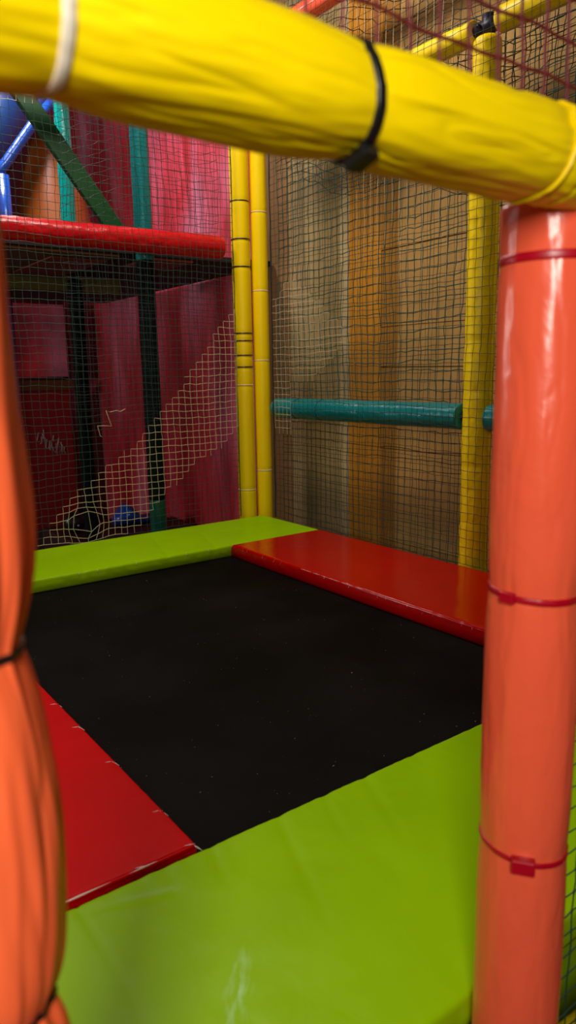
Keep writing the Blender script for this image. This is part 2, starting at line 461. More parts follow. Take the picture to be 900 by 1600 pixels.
# left front post, nearer to the camera
OX, OY = 0.091, 0.50
t, s = padded_post('padded_post', 'orange padded vinyl post gathered by black ties at the left of the opening', OX, OY, 0.0, 1.67, 0.052, ORG, seed=8,
                   amp=0.0045, crease=0.0020, fold=(1.0, 0.2), pinches=((1.317, 0.035, 0.013), (1.045, 0.022, 0.012), (0.62, 0.03, 0.01)), stretch=2.2,
                   bulge=((1.40, 0.07, 0.004), (1.19, 0.09, 0.006),))
s.build('vinyl_sleeve', ORG, t, 420, 120)
for tt in (1.315, 1.043, 0.62):
    s.tie(tt, BLK, t, 0.006, 0.0025, head=math.radians(120), tilt=(0.0, -0.002))
pb = MB(); pb.tube([(0, 0, 0.0), (0, 0, 1.68)], 0.021, 20); pb.build('steel_pipe', STEEL, t)

# beam over the opening
BY, BZ = 0.462, 1.706
t = thing('padded_beam', 'thick yellow padded beam tied above the opening between orange and salmon posts', 'beam', (0.3, BY, BZ))
s = Sleeve((-0.5, BY, BZ), (0.672, BY, BZ - 0.002), 0.0450, (0.3, BY, BZ), seed=5, amp=0.0028, crease=0.0026, fold=(1.3, 0.5), stretch=3.2,
           e1=(0, -1, 0), pinches=((0.668, 0.03, 0.005), (0.900, 0.028, 0.0055), (1.142, 0.012, 0.003), (0.2, 0.03, 0.005)), bulge=((0.56, 0.06, 0.004),))
s.build('vinyl_sleeve', YEL, t, 620, 140)
s.tie(0.668, WHT, t, 0.008, 0.0018, label='whitish tie')
s.tie(0.2, BLK, t, 0.0065, 0.0025)
s.tie(0.900, BLK, t, 0.0098, 0.003, head=math.radians(72), hs=1.5, tilt=(0.0, 0.004), label='black tie with square head')
s.tie(1.142, YELN, t, 0.0050, 0.0035, tilt=(0.004, -0.008), label='yellow tie')
s2 = Sleeve((0.668, BY + 0.002, BZ - 0.003), (1.6, BY + 0.002, BZ - 0.003), 0.044, (0.3, BY, BZ), seed=6, amp=0.003, crease=0.002, fold=(1.7, 0.8), stretch=4, e1=(0, -1, 0))
s2.build('vinyl_sleeve', YEL, t, 200, 96)
pb = MB(); pb.tube([(-0.82, 0, 0), (1.32, 0, 0)], 0.021, 20); pb.build('steel_pipe', STEEL, t)
# screw head poking through the joint of the two sleeves
c = s2.pt(0.016, math.radians(-4), 0.0)
pb = MB(); pb.tube([c, c + Vector((0, -0.005, 0))], 0.0042, 12); pb.build('screw_head', plain('zinc_screw', (0.35, 0.4, 0.42), 0.35, 0.9), t)

# ---------------------------------------------------------------- trampoline and its pads
PT = 0.60


def pad(name, label, x0, x1, y0, y1, z0, z1, mat, r=0.016, pucker=(), dents=(), seed=0, tilt=0.0, nx=110, ny=110, rough_amp=0.0012):
    cx, cy = (x0 + x1) / 2, (y0 + y1) / 2
    def axis(a, b, n):
        e = [r * (1 - math.cos(k / 5 * math.pi / 2)) for k in range(5)]
        return [a + q for q in e] + [a + r + (b - a - 2 * r) * k / n for k in range(n + 1)] + [b - q for q in e[::-1]]
    xs = axis(x0, x1, nx); ys = axis(y0, y1, ny)
    def ht(x, y):
        dx = min(x - x0, x1 - x); dy = min(y - y0, y1 - y)
        h = 0
        for d in (dx, dy):
            if d < r: h -= r - math.sqrt(max(0, r * r - (r - d) ** 2))
        h = max(h, -r * 1.25)
        h += rough_amp * fbm(Vector((x * 5, y * 5, seed))) * min(1, min(dx, dy) / 0.03)
        for (ax, ay, bx, by, wd, dp) in dents:
            A = Vector((ax, ay)); B = Vector((bx, by)); P_ = Vector((x, y)); AB = B - A
            tq = max(0, min(1, (P_ - A).dot(AB) / AB.length_squared))
            dd = (P_ - A - AB * tq).length
            h -= dp * math.exp(-(dd / wd) ** 2) * (1 - tq) ** 0.6
        for e in pucker:
            d, u = {'y0': (y - y0, x), 'y1': (y1 - y, x), 'x0': (x - x0, y), 'x1': (x1 - x, y)}[e]
            h += 0.0022 * noise.noise(Vector((u * 38, seed, 0))) * math.exp(-d / 0.03)
        return h + z1
    vs = []; fs = []; W = len(xs); H = len(ys)
    for y in ys:
        for x in xs: vs.append(Vector((x, y, ht(x, y))))
    for j in range(H - 1):
        for i in range(W - 1): fs.append((j * W + i, j * W + i + 1, (j + 1) * W + i + 1, (j + 1) * W + i))
    loop = [i for i in range(W)] + [j * W + W - 1 for j in range(1, H)] + [(H - 1) * W + i for i in range(W - 2, -1, -1)] + [j * W for j in range(H - 2, 0, -1)]
    prev = loop; n = len(loop)
    for lv in range(1, 6):
        f_ = lv / 5; cur = []
        for q in loop:
            v = vs[q]; out = Vector((v.x - cx, v.y - cy, 0))
            nrm = Vector((0, 0, 0))
            if abs(v.x - x0) < 1e-6: nrm.x = -1
            if abs(v.x - x1) < 1e-6: nrm.x = 1
            if abs(v.y - y0) < 1e-6: nrm.y = -1
            if abs(v.y - y1) < 1e-6: nrm.y = 1
            if nrm.length: nrm.normalize()
            bul = 0.003 * math.sin(f_ * math.pi) + 0.0028 * noise.noise(Vector((v.x * 34, v.y * 34, seed + f_))) * math.sin(f_ * math.pi)
            cur.append(len(vs)); vs.append(Vector((v.x, v.y, v.z + (z0 - v.z) * f_)) + nrm * bul)
        for k in range(n):
            fs.append((prev[k], cur[k], cur[(k + 1) % n], prev[(k + 1) % n]))
        prev = cur
    fs.append(tuple(prev[::-1]))
    fs = [tuple(f[::-1]) if False else f for f in fs]
    root = thing(name, label, 'pad', (cx, cy, z0))
    o = link_mesh('vinyl_cover', [v - Vector((cx, cy, z0)) for v in vs], fs, mat, root)
    bm = bmesh.new(); bm.from_mesh(o.data); bmesh.ops.recalc_face_normals(bm, faces=bm.faces); bm.to_mesh(o.data); bm.free()
    return root, Vector((cx, cy, z0))


# pale ellipse placed on the near pad: material coords are relative to the pad's own origin
near_c = ((-0.5 + 1.62) / 2, (0.585 + 1.129) / 2)
ncx, ncy = near_c
nd = MATS['lime_vinyl_pale_patch'].node_tree.nodes
for q in nd:
    if q.type == 'MAPPING' and q.vector_type == 'TEXTURE':
        q.inputs['Location'].default_value = (0.475 - ncx, 0.800 - ncy, 0.045)
        q.inputs['Rotation'].default_value = (0, 0, math.radians(52))
        q.inputs['Scale'].default_value = (0.10, 0.026, 1.0)
root_near, _ = pad('safety_pad', 'large lime green pad in the foreground, along the near edge of the trampoline', -0.5, 1.62, 0.585, 1.120, 0.548, PT, LIMES,
                   r=0.010, pucker=('y0', 'y1'), seed=1, nx=260, ny=90, rough_amp=0.0022,
                   dents=((0.78, 1.12, 0.66, 0.80, 0.012, 0.0028), (0.62, 1.125, 0.58, 0.99, 0.010, 0.003), (0.50, 1.05, 0.33, 1.10, 0.010, 0.0025),
                          (1.02, 1.12, 0.92, 0.88, 0.013, 0.0022), (0.90, 1.12, 0.83, 0.95, 0.010, 0.002), (0.50, 0.60, 0.46, 0.76, 0.009, 0.0035), (0.35, 1.125, 0.34, 0.62, 0.004, 0.0016)))
root_far, _ = pad('safety_pad', 'lime green pad along the far edge, below the net of the dark red room', -0.3, 2.600, 3.236, 3.822, 0.540, PT, LIME,
                  r=0.014, pucker=('y0',), seed=2, nx=260, ny=60, rough_amp=0.002,
                  dents=((1.18, 3.25, 1.32, 3.75, 0.012, 0.004), (1.62, 3.25, 1.76, 3.7, 0.012, 0.0045), (1.90, 3.25, 2.06, 3.75, 0.014, 0.004), (2.0, 3.6, 2.5, 3.5, 0.012, 0.003)))
root_red, _ = pad('safety_pad', 'glossy red pad with worn white stitches along the right edge, below the wooden wall', 1.985, 2.590, 1.14, 3.229, 0.540, PT + 0.004, REDP,
                  r=0.012, pucker=('x0',), seed=3, nx=60, ny=220, rough_amp=0.0012)
root_redl, _ = pad('safety_pad', 'matt red pad along the left edge, partly behind the orange post', -0.04, 0.597, 1.1395, 3.222, 0.548, PT + 0.001, REDP2,
                   r=0.005, pucker=('x1', 'y0'), seed=4, nx=60, ny=160, rough_amp=0.001)
# worn white stitches on the pad edges
WORN = plain('worn_white_backing', (0.75, 0.62, 0.55), 0.7)
def stitches(root, base, pts, lab):
    for (p, q, r_) in pts:
        m_ = MB()
        m_.tube([Vector(p) - base, (Vector(p) + Vector(q)) / 2 - base, Vector(q) - base], r_, 5, radii=[r_ * 0.3, r_, r_ * 0.3])
        o = m_.build('stitch', WORN, root); o['label'] = lab
pts = []
rb = root_red.location
yv = 3.12
while yv > 1.3:
    L_ = random.uniform(0.006, 0.02)
    pts.append(((1.9895, yv, PT + 0.0015), (1.9835, yv + random.uniform(-0.006, 0.006), PT - 0.004 - L_), random.uniform(0.0008, 0.0017)))
    yv -= random.choice([0.035, 0.05, 0.07, 0.1]) * random.uniform(0.8, 1.2)
yv = 2.62
for q in range(9):
    pts.append(((1.987, yv, PT - 0.001), (1.987, yv - 0.05, PT - 0.001), 0.0009)); yv -= random.uniform(0.03, 0.06)
stitches(root_red, rb, pts, 'worn white stitch')
pts = []
for xv in (1.15, 1.24, 1.44, 1.85, 1.72):
    pts.append(((xv, 3.2385, PT - 0.001), (xv + 0.003, 3.2335, PT - 0.02), 0.0013))
stitches(root_far, root_far.location, pts, 'pale stitch')
pts = []
for yv in (1.14, 1.28, 1.53, 1.75, 1.92):
    pts.append(((0.590, yv, PT + 0.001), (0.599, yv - 0.022, PT - 0.003), 0.0016))
    pts.append(((0.575, yv + 0.004, PT + 0.0025), (0.597, yv + 0.001, PT - 0.001), 0.0011))
for (xa, xb) in ((0.03, 0.12), (0.14, 0.20), (0.25, 0.29), (0.30, 0.42), (0.45, 0.52)):
    pts.append(((xa, 1.1330, PT + 0.0035), (xb, 1.1330, PT + 0.0035), 0.0022))
    pts.append(((xa + 0.02, 1.140, PT + 0.004), (xa + 0.045, 1.131, PT + 0.0035), 0.0015))
stitches(root_redl, root_redl.location, pts, 'worn white stitch')
pb = MB(); pb.tube([Vector((x_, 1.1335 + 0.002 * noise.noise(Vector((x_ * 9, 0, 0))), PT + 0.0005)) - root_redl.location for x_ in [-0.02 + 0.61 * k / 40 for k in range(41)]], 0.0040, 8)
pb.build('piping', REDP2, root_redl)

# trampoline: black bed, springs hidden, steel frame with legs
t = thing('trampoline', 'black woven trampoline bed set between red and lime green pads', 'trampoline', (1.28, 2.16, 0))
org = Vector((1.28, 2.16, 0))
vs = []; fs = []
nx_, ny_ = 60, 80
bx0, bx1, by0, by1 = 0.50, 2.06, 1.02, 3.30
for j in range(ny_ + 1):
    for i in range(nx_ + 1):
        u = i / nx_; v = j / ny_
        z = 0.538 - 0.014 * math.sin(math.pi * u) * math.sin(math.pi * v) + 0.0008 * fbm(Vector((u * 5, v * 7, 0)))
        vs.append(Vector((lerp(bx0, bx1, u), lerp(by0, by1, v), z)) - org)
W = nx_ + 1
for j in range(ny_):
    for i in range(nx_): fs.append((j * W + i, j * W + i + 1, (j + 1) * W + i + 1, (j + 1) * W + i))
o = link_mesh('jump_bed', vs, fs, bed_mat(), t)
so = o.modifiers.new('thick', 'SOLIDIFY'); so.thickness = 0.004; so.offset = -1
pb = MB(); F = 0.028
fx0, fx1, fy0, fy1 = -0.02, 2.55, 0.76, 3.76
pb.tube([Vector(p) - org for p in [(fx0, fy0, .512), (fx1, fy0, .512)]], F, 14)
pb.tube([Vector(p) - org for p in [(fx1, fy0, .512), (fx1, fy1, .512)]], F, 14)
pb.tube([Vector(p) - org for p in [(fx1, fy1, .512), (fx0, fy1, .512)]], F, 14)
pb.tube([Vector(p) - org for p in [(fx0, fy1, .512), (fx0, fy0, .512)]], F, 14)
pb.build('steel_frame', STEEL, t)
for (lx, ly) in ((fx0, fy0), (fx1, fy0), (fx1, fy1), (fx0, fy1), (fx0, 2.2), (fx1, 2.2)):
    pb = MB(); pb.tube([Vector((lx, ly, 0)) - org, Vector((lx, ly, .5)) - org], 0.022, 12); pb.build('leg', STEEL, t)

# side wall mat under the near pad, and yellow rail at floor
t = thing('skirt_mat', 'lime green upright mat below the near edge of the foreground pad', 'mat', (0.9, 0.700, 0.30))
mm = MB(); mm.box((-1.35, -0.022, -0.300), (1.05, 0.022, 0.165)); bevelled(mm.build('vinyl_cover', LIME, t, smooth=False), 0.012, 4)

t = thing('padded_rail', 'yellow padded rail low beside the foot of the salmon post', 'rail', (1.4, 0.545, 0.40))
s = Sleeve((0.82, 0.535, 0.40), (2.5, 0.535, 0.40), 0.045, (1.4, 0.545, 0.40), seed=11, amp=0.003, crease=0.003, fold=(1.6, 0.7), stretch=7, e1=(0, -1, 0))
s.build('vinyl_sleeve', YEL, t, 160, 48)
pb = MB(); pb.tube([(1.05, -0.01, -0.40), (1.05, -0.01, -0.03)], 0.022, 12); pb.build('upright', STEEL, t)


# ---------------------------------------------------------------- rear posts, rails and beams
def rings(s, t, zs, mat, wd=0.005, th=0.002, name='cable_tie', label=None):
    for z in zs: s.tie(z, mat, t, wd, th, name=name, label=label)


RZ = 3.62
pl = dict(amp=0.0012, stretch=2)
t, s = padded_post('padded_post', 'yellow padded corner post with black ties, left one of the rear pair', 2.535, 3.902, 0, RZ, 0.057, YELB, seed=21,
                   pinches=tuple((z, 0.008, 0.003) for z in (2.51, 2.29, 2.13, 1.738, 1.693, 1.605, 1.533, 1.42, 0.765)), **pl)
s.build('vinyl_sleeve', YELB, t, 300, 40)
rings(s, t, (2.51, 2.293, 2.133, 1.74, 1.695, 1.607, 1.536), BLK, 0.007, 0.004)
rings(s, t, (1.425, 0.762), WHT, 0.004, 0.003, label='whitish tie')
pb = MB(); pb.tube([(0, 0, 0), (0, 0, RZ + 0.01)], 0.021, 16); pb.build('steel_pipe', STEEL, t)
t, s = padded_post('padded_post', 'yellow padded corner post with pale rings, right one of the rear pair', 2.652, 3.874, 0, RZ, 0.0505, YELB, seed=22,
                   pinches=tuple((z, 0.008, 0.0025) for z in (2.456, 1.996, 1.575, 0.88)), **pl)
s.build('vinyl_sleeve', YELB, t, 300, 40)
rings(s, t, (2.456, 1.996, 1.575, 0.88), WHT, 0.005, 0.003, label='whitish tie')
pb = MB(); pb.tube([(0, 0, 0), (0, 0, RZ + 0.01)], 0.021, 16); pb.build('steel_pipe', STEEL, t)

PXR, PYR = 2.675, 2.185
t, s = padded_post('padded_post', 'yellow padded post with a wavy seam flap, standing behind the right-hand net', PXR, PYR, 0, 2.862, 0.060, YELB, seed=23,
                   amp=0.003, stretch=3, crease=0.003, fold=(1.2, 1.5), pinches=((1.40, 0.03, 0.004), (1.62, 0.02, 0.003), (0.80, 0.02, 0.003), (1.06, 0.02, 0.003), (2.5, 0.02, 0.003)))
s.build('vinyl_sleeve', YELB, t, 400, 48, cap=0.03)
# seam flap standing off to the side
m_ = MB(); vv = []; ff = []
N = 150
for k in range(N + 1):
    z = 0.3 + 2.3 * k / N
    wv = 0.010 + 0.006 * noise.noise(Vector((z * 6, 0, 0)))
    a = math.radians(-52)
    base_r = 0.056; o_r = 0.062 + wv
    for (rr, da) in ((base_r, -0.05), (o_r, -0.03 + 0.1 * noise.noise(Vector((z * 9, 3, 0)))), (o_r, 0.03 + 0.1 * noise.noise(Vector((z * 9, 3, 0)))), (base_r, 0.05)):
        vv.append(Vector((rr * math.cos(a + da), rr * math.sin(a + da), z)))
for k in range(N):
    for j in range(3): ff.append((k * 4 + j, k * 4 + j + 1, (k + 1) * 4 + j + 1, (k + 1) * 4 + j))
m_.add(vv, ff); m_.build('seam_flap', YELB, t)
pb = MB(); pb.tube([(0, 0, 0), (0, 0, 2.863)], 0.021, 16); pb.build('steel_pipe', STEEL, t)


def rail(name, label, p0, p1, r, mat, seed, amp=0.0018, cat='rail', pinch=(), ties=(), tie_mat=None, crease=0.0012, stretch=5, nt=200):
    p0 = Vector(p0); p1 = Vector(p1); c_ = (p0 + p1) / 2
    t = thing(name, label, cat, c_)
    s = Sleeve(p0, p1, r, c_, seed=seed, amp=amp, crease=crease, fold=(1.6, 0.6), stretch=stretch, pinches=pinch)
    s.build('vinyl_sleeve', mat, t, nt, 40)
    for q in ties: s.tie(q, tie_mat, t, 0.005, 0.0025)
    d = (p1 - p0).normalized()
    pb = MB(); pb.tube([p0 - d * 0.012 - c_, p1 + d * 0.012 - c_], 0.021, 14); pb.build('steel_pipe', STEEL, t)
    return t, s


rail('padded_rail', 'long teal padded rail at mid height behind the right-hand net', (2.675, 3.745, 1.285), (2.675, 2.262, 1.287), 0.061, TEAL, 31,
     pinch=((0.22, 0.015, 0.003), (0.45, 0.015, 0.003), (0.80, 0.02, 0.003)), ties=(0.22, 0.45), tie_mat=plain('dark_blue_nylon', (0.0, 0.04, 0.09), 0.4))
rail('padded_rail', 'short teal rail piece between the yellow rear post and the salmon post', (2.675, 2.105, 1.287), (2.675, 0.3, 1.287), 0.061, TEAL, 32)
rail('padded_beam', 'yellow padded overhead beam left of the dark joint, above the yellow rear post', (2.672, 3.76, 2.90), (2.672, 2.25, 2.90), 0.050, YELB, 33, cat='beam', pinch=((1.45, 0.03, 0.006),))
rail('padded_beam', 'yellow padded overhead beam at the top right corner of the picture', (2.672, 2.12, 2.90), (2.672, 0.3, 2.90), 0.050, YELB, 34, cat='beam')
rail('padded_beam', 'salmon padded overhead beam at the top centre, with a dark red tie', (2.672, 3.76, 3.40), (2.672, 0.9, 3.40), 0.052, SAL, 35, cat='beam', ties=(0.28, 0.62), tie_mat=REDN)
t = thing('pipe_clamp', 'dark cast pipe joint on top of the yellow rear post', 'clamp', (PXR, PYR, 2.90))
pb = MB(); pb.tube([(0, -0.055, 0), (0, 0.055, 0)], 0.030, 20); pb.build('clamp_body', DARKJ, t)
pb = MB(); pb.tube([(0, 0, -0.034), (0, 0, 0.045)], 0.027, 20); pb.build('socket', DARKJ, t)
pb = MB(); pb.tube([(-0.028, 0.02, 0), (-0.045, 0.02, 0)], 0.008, 6); pb.build('grub_screw', DARKJ, t)


# ---------------------------------------------------------------- nets
def net(name, label, origin, U, V, nu, nv, mesh, r, mat, seed=0, wob=0.006, bow=0.03, warp=None, keep=None, patch=None, patch_mat=None, patch_r=None,
        sub=1, skew=None, ropes=(), rope_mat=None, mu=None, shadow_cells=None):
    """knotted square-mesh netting; one mesh for the netting, one for a patch of other yarn"""
    O = Vector(origin); U = Vector(U).normalized(); V = Vector(V).normalized(); Nn = U.cross(V)
    mu = mu or mesh
    root = thing(name, label, 'net', O)
    def P_(i, j):
        q = Vector((i * 0.9, j * 0.9, seed * 5.3))
        a = i * mu + wob * noise.noise(q) + wob * 2.0 * noise.noise(Vector((i * 0.11, j * 0.13, seed)))
        b = j * mesh + wob * noise.noise(q + Vector((7, 7, 7))) + wob * 2.0 * noise.noise(Vector((i * 0.12 + 9, j * 0.1, seed)))
        if skew: a, b = skew(a, b)
        if warp: a, b = warp(a, b)
        h = bow * noise.noise(Vector((a * 1.1, b * 0.9, seed + 2)))
        return U * a + V * b + Nn * h
    A = MB(); B = MB()
    pts = [[P_(i, j) for j in range(nv + 1)] for i in range(nu + 1)]
    def runs(line):
        """split a strand by kept / patch flags"""
        for k in range(len(line) - 1):
            (ia, ja, pa), (ib, jb, pb_) = line[k], line[k + 1]
            mid = (pa + pb_) / 2
            a = mid.dot(U); b = mid.dot(V)
            kp = keep(a, b) if keep else True
            pt_ = patch(a, b) if patch else False
            yield kp, pt_, pa, pb_
    def emit(line):
        cur = []; st = None
        for kp, pt_, pa, pb_ in list(runs(line)) + [(False, None, None, None)]:
            s_ = (kp, pt_) if kp else None
            if s_ != st or s_ is None:
                if cur and st:
                    (B if st[1] else A).tube(cur, (patch_r or r) if st[1] else r, 4, cap=False)
                cur = [pa] if s_ else []
                st = s_
            if s_: cur += [pa.lerp(pb_, 0.5) + Vector([random.uniform(-1, 1) * mesh * 0.03 for _ in range(3)]), pb_]
    for i in range(nu + 1): emit([(i, j, pts[i][j]) for j in range(nv + 1)])
    for j in range(nv + 1): emit([(i, j, pts[i][j]) for i in range(nu + 1)])
    # knots
    for i in range(nu + 1):
        for j in range(nv + 1):
            p = pts[i][j]; a = p.dot(U); b = p.dot(V)
            if keep and not keep(a, b): continue
            tgt, rr = (B, (patch_r or r) * 1.5) if (patch and patch(a, b)) else (A, r * 2.1)
            tgt.add([p + U * rr, p + V * rr, p - U * rr, p - V * rr, p + Nn * rr, p - Nn * rr],
                    [(0, 1, 4), (1, 2, 4), (2, 3, 4), (3, 0, 4), (1, 0, 5), (2, 1, 5), (3, 2, 5), (0, 3, 5)])
    A.build('netting', mat, root)
    if B.v:
        o = B.build('mended_patch', patch_mat, root); o['label'] = 'cream yarn patch'
    for (p0, p1, rr) in ropes:
        R_ = MB(); n = 60
        ln = [Vector(p0).lerp(Vector(p1), k / n) + Vector([0.003 * noise.noise(Vector((k * 0.4, q * 3.3, seed))) for q in range(3)]) for k in range(n + 1)]
        R_.tube([p - O for p in ln], rr, 6)
        R_.build('border_rope', rope_mat or mat, root)
    return root


DG = plain('dark_green_cord', (0.008, 0.04, 0.028), 0.6)
DG2 = plain('green_cord', (0.002, 0.07, 0.05), 0.6)
BK = plain('blackish_green_cord', (0.004, 0.009, 0.007), 0.6)
RN = plain('maroon_cord', (0.13, 0.006, 0.012), 0.6)
CR = plain('cream_cord', (0.60, 0.50, 0.30), 0.6)

# net of the far side (plane y = 3.85)
LO = (0.30, 3.828, 0.612)
band_up = [(1.15, 0.63), (1.31, 0.82), (1.5, 0.97), (1.76, 1.13), (1.99, 1.37), (2.26, 1.70), (2.40, 1.85), (2.6, 2.05)]
band_lo = [(1.67, 0.60), (1.83, 0.71), (1.96, 0.85), (2.14, 0.99), (2.35, 1.09), (2.47, 1.24), (2.6, 1.3)]
def interp(tab, x):
    if x <= tab[0][0]: return tab[0][1] if False else None
    for (a, b) in zip(tab, tab[1:]):
        if x <= b[0]: return a[1] + (b[1] - a[1]) * (x - a[0]) / (b[0] - a[0])
    return tab[-1][1]
def patchL(a, b):
    x = a + LO[0]; z = b + LO[2]
    if z > 2.80 + 0.25 * (x - 1.2) and x < 1.62: return True
    up = interp(band_up, x)
    if up is None: return False
    lo = interp(band_lo, x)
    if lo is None: lo = 0.0
    return lo < z < up
def warpL(a, b):
    # pulled-open hole low in the net
    hx, hz = 1.419 - LO[0], 0.70 - LO[2]
    dx, dz = a - hx, b - hz; d = math.hypot(dx, dz) + 1e-6
    k = 0.045 * math.exp(-(d / 0.09) ** 2)
    # pinched sag near the platform height
    sag = -0.03 * math.exp(-((b + LO[2] - 2.12) / 0.12) ** 2)
    return a + dx / d * k, b + dz / d * k + sag * 0.5
net('safety_net', 'dark green net with a cream mended band, across the far side before the red room', LO, (1, 0, 0), (0, 0, 1), 53, 74, 0.04, 0.00125, DG,
    seed=1, bow=0.012, warp=warpL, patch=patchL, patch_mat=CR, patch_r=0.0013, mu=0.0402,
    ropes=(((2.434, 3.828, 0.612), (2.430, 3.828, 3.55), 0.0025),), rope_mat=BK)
# second loose layer over the upper half, fine dark cord, cells slanting
def skewA(a, b): return a, b + 0.28 * a - 0.25 + 0.05 * math.sin(a * 5)
net('safety_net', 'slanting black upper net behind the dark green one, against the pink wall', (1.45, 3.95, 2.32), (1, 0, 0), (0, 0, 1), 24, 26, 0.05, 0.0013, BK,
    seed=2, skew=skewA, wob=0.012, keep=lambda a, b: a + 1.45 < 2.43 and b > 0.0 and b < 1.25, mu=0.04)
# finer lower layer seen against the pink boards
net('safety_net', 'fine black lower net behind the dark green one, below the red beam', (1.45, 3.96, 1.2), (1, 0, 0), (0, 0, 1), 31, 27, 0.036, 0.0010, BK,
    seed=3, wob=0.005, mu=0.031)

# right side net in front of the posts (plane x = 2.60)
RO = (2.596, 0.95, 0.612)
def patchR(a, b):
    y = a + RO[1]; z = b + RO[2]
    if 1.45 < z < 2.05 and y > 3.0:
        top = lerp(1.72, 2.03, min(1, (y - 3.0) / 0.45)) if y < 3.48 else lerp(2.05, 1.85, (y - 3.48) / 0.3)
        lo = lerp(1.66, 1.25, min(1, (y - 3.0) / 0.6))
        return lo < z < top
    return y > 3.5 and 1.15 < z <= 1.45
net('safety_net', 'blackish net in front of the yellow rear post and teal rail on the right side', RO, (0, 1, 0), (0, 0, 1), 68, 74, 0.04, 0.00115, BK,
    seed=4, patch=patchR, patch_mat=CR, patch_r=0.0010, bow=0.012,
    ropes=(((2.592, 3.672, 0.61), (2.592, 3.668, 3.5), 0.004),), rope_mat=BK)
# thicker green net behind the posts, upper half
net('safety_net', 'thick green net hanging above the teal rail, before the wooden wall', (2.745, 0.75, 1.345), (0, 1, 0), (0, 0, 1), 61, 33, 0.05, 0.0025, DG2,
    seed=5, wob=0.010, bow=0.02, mu=0.05)
# slanting black net, top area, bunched
def skewB(a, b): return a, b + 0.20 * a + 0.04 * math.sin(a * 7 + b * 3)
net('safety_net', 'bunched slanting black net near the top of the wooden wall', (2.80, 0.75, 2.0), (0, 1, 0), (0, 0, 1), 60, 32, 0.045, 0.0021, BK,
    seed=6, wob=0.02, skew=skewB, keep=lambda a, b: b > 0.02 + 0.06 * math.sin(a * 9) and b < 2.1, bow=0.03, mu=0.05)
# lower dark net behind the rail
def skewC(a, b): return a, b - 0.10 * max(0, a - 1.2) + 0.05
net('safety_net', 'dark green net below the teal rail, before the wooden wall', (2.745, 0.75, 0.35), (0, 1, 0), (0, 0, 1), 61, 19, 0.05, 0.0019, DG,
    seed=7, wob=0.008, bow=0.02, keep=lambda a, b: b < 0.87, mu=0.05)
# cream cords hanging down the upper part
t = thing('hanging_cords', 'thin cream cords hanging on the net below the yellow overhead beam', 'cord', (2.70, 2.8, 2.2))
for i in range(13):
    y = 2.42 + i * 0.052
    zb = 2.0 + 0.25 * random.random() if i % 3 else 1.85
    m_ = MB()
    m_.tube([Vector((2.715 + 0.002 * math.sin(k), y + 0.006 * noise.noise(Vector((k * 0.5, i, 0))), lerp(3.35, zb, k / 16))) - t.location for k in range(17)], 0.0013, 5)
    m_.build('cord', CR, t)

# front nets (opening plane)
net('safety_net', 'maroon net close to the camera above the yellow beam', (0.30, 0.475, 1.745), (1, 0, 0), (0, 0, 1), 30, 22, 0.037, 0.0019, RN, seed=8, wob=0.005, bow=0.01, mu=0.037)
net('safety_net', 'dark green net at the right edge beside the salmon post', (0.828, 0.525, 0.45), (1, 0, 0), (0, 0, 1), 18, 30, 0.036, 0.0013, DG, seed=9, wob=0.004, bow=0.006, mu=0.036)

# broken cream string caught on the left net
t = thing('loose_string', 'broken cream string dangling in a zigzag on the far net', 'string', (1.58, 3.825, 1.17))
P5 = [(1.69, 1.318), (1.66, 1.305), (1.64, 1.312), (1.60, 1.305), (1.577, 1.315), (1.59, 1.27), (1.603, 1.228), (1.56, 1.232), (1.523, 1.233), (1.53, 1.2), (1.534, 1.178), (1.545, 1.172)]
m_ = MB(); m_.tube([Vector((a, 3.825, b)) - t.location for a, b in P5], 0.0018, 5); m_.build('string', CR, t)

# ---------------------------------------------------------------- the room behind the far net
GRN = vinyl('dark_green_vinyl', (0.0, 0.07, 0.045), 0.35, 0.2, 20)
DKG = vinyl('shaded_green_vinyl', (0.001, 0.005, 0.004), 0.8, 0.2, 20, spec=0.15)  # near-black base, shade under the platform is put into the colour
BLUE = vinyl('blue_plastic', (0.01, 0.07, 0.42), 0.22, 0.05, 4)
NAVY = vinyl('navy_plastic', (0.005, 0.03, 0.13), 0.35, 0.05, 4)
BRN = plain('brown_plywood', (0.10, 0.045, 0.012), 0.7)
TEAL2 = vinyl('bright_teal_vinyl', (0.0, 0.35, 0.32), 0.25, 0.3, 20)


def banded_post(label, x, y, r, bands, seed, z0=0):
    t = thing('padded_post', label, 'post', (x, y, z0))
    for k, (a, b, m__) in enumerate(bands):
        s = Sleeve((x, y, a + 0.001), (x, y, b - 0.001), r, (x, y, z0), seed=seed + k, amp=0.002, crease=0.001, fold=(1.3, 0.5), stretch=3)
        s.build('vinyl_sleeve', m__, t, 120, 32)
    pb = MB(); pb.tube([(0, 0, 0), (0, 0, bands[-1][1] + 0.02 - z0)], 0.02, 12); pb.build('steel_pipe', STEEL, t)


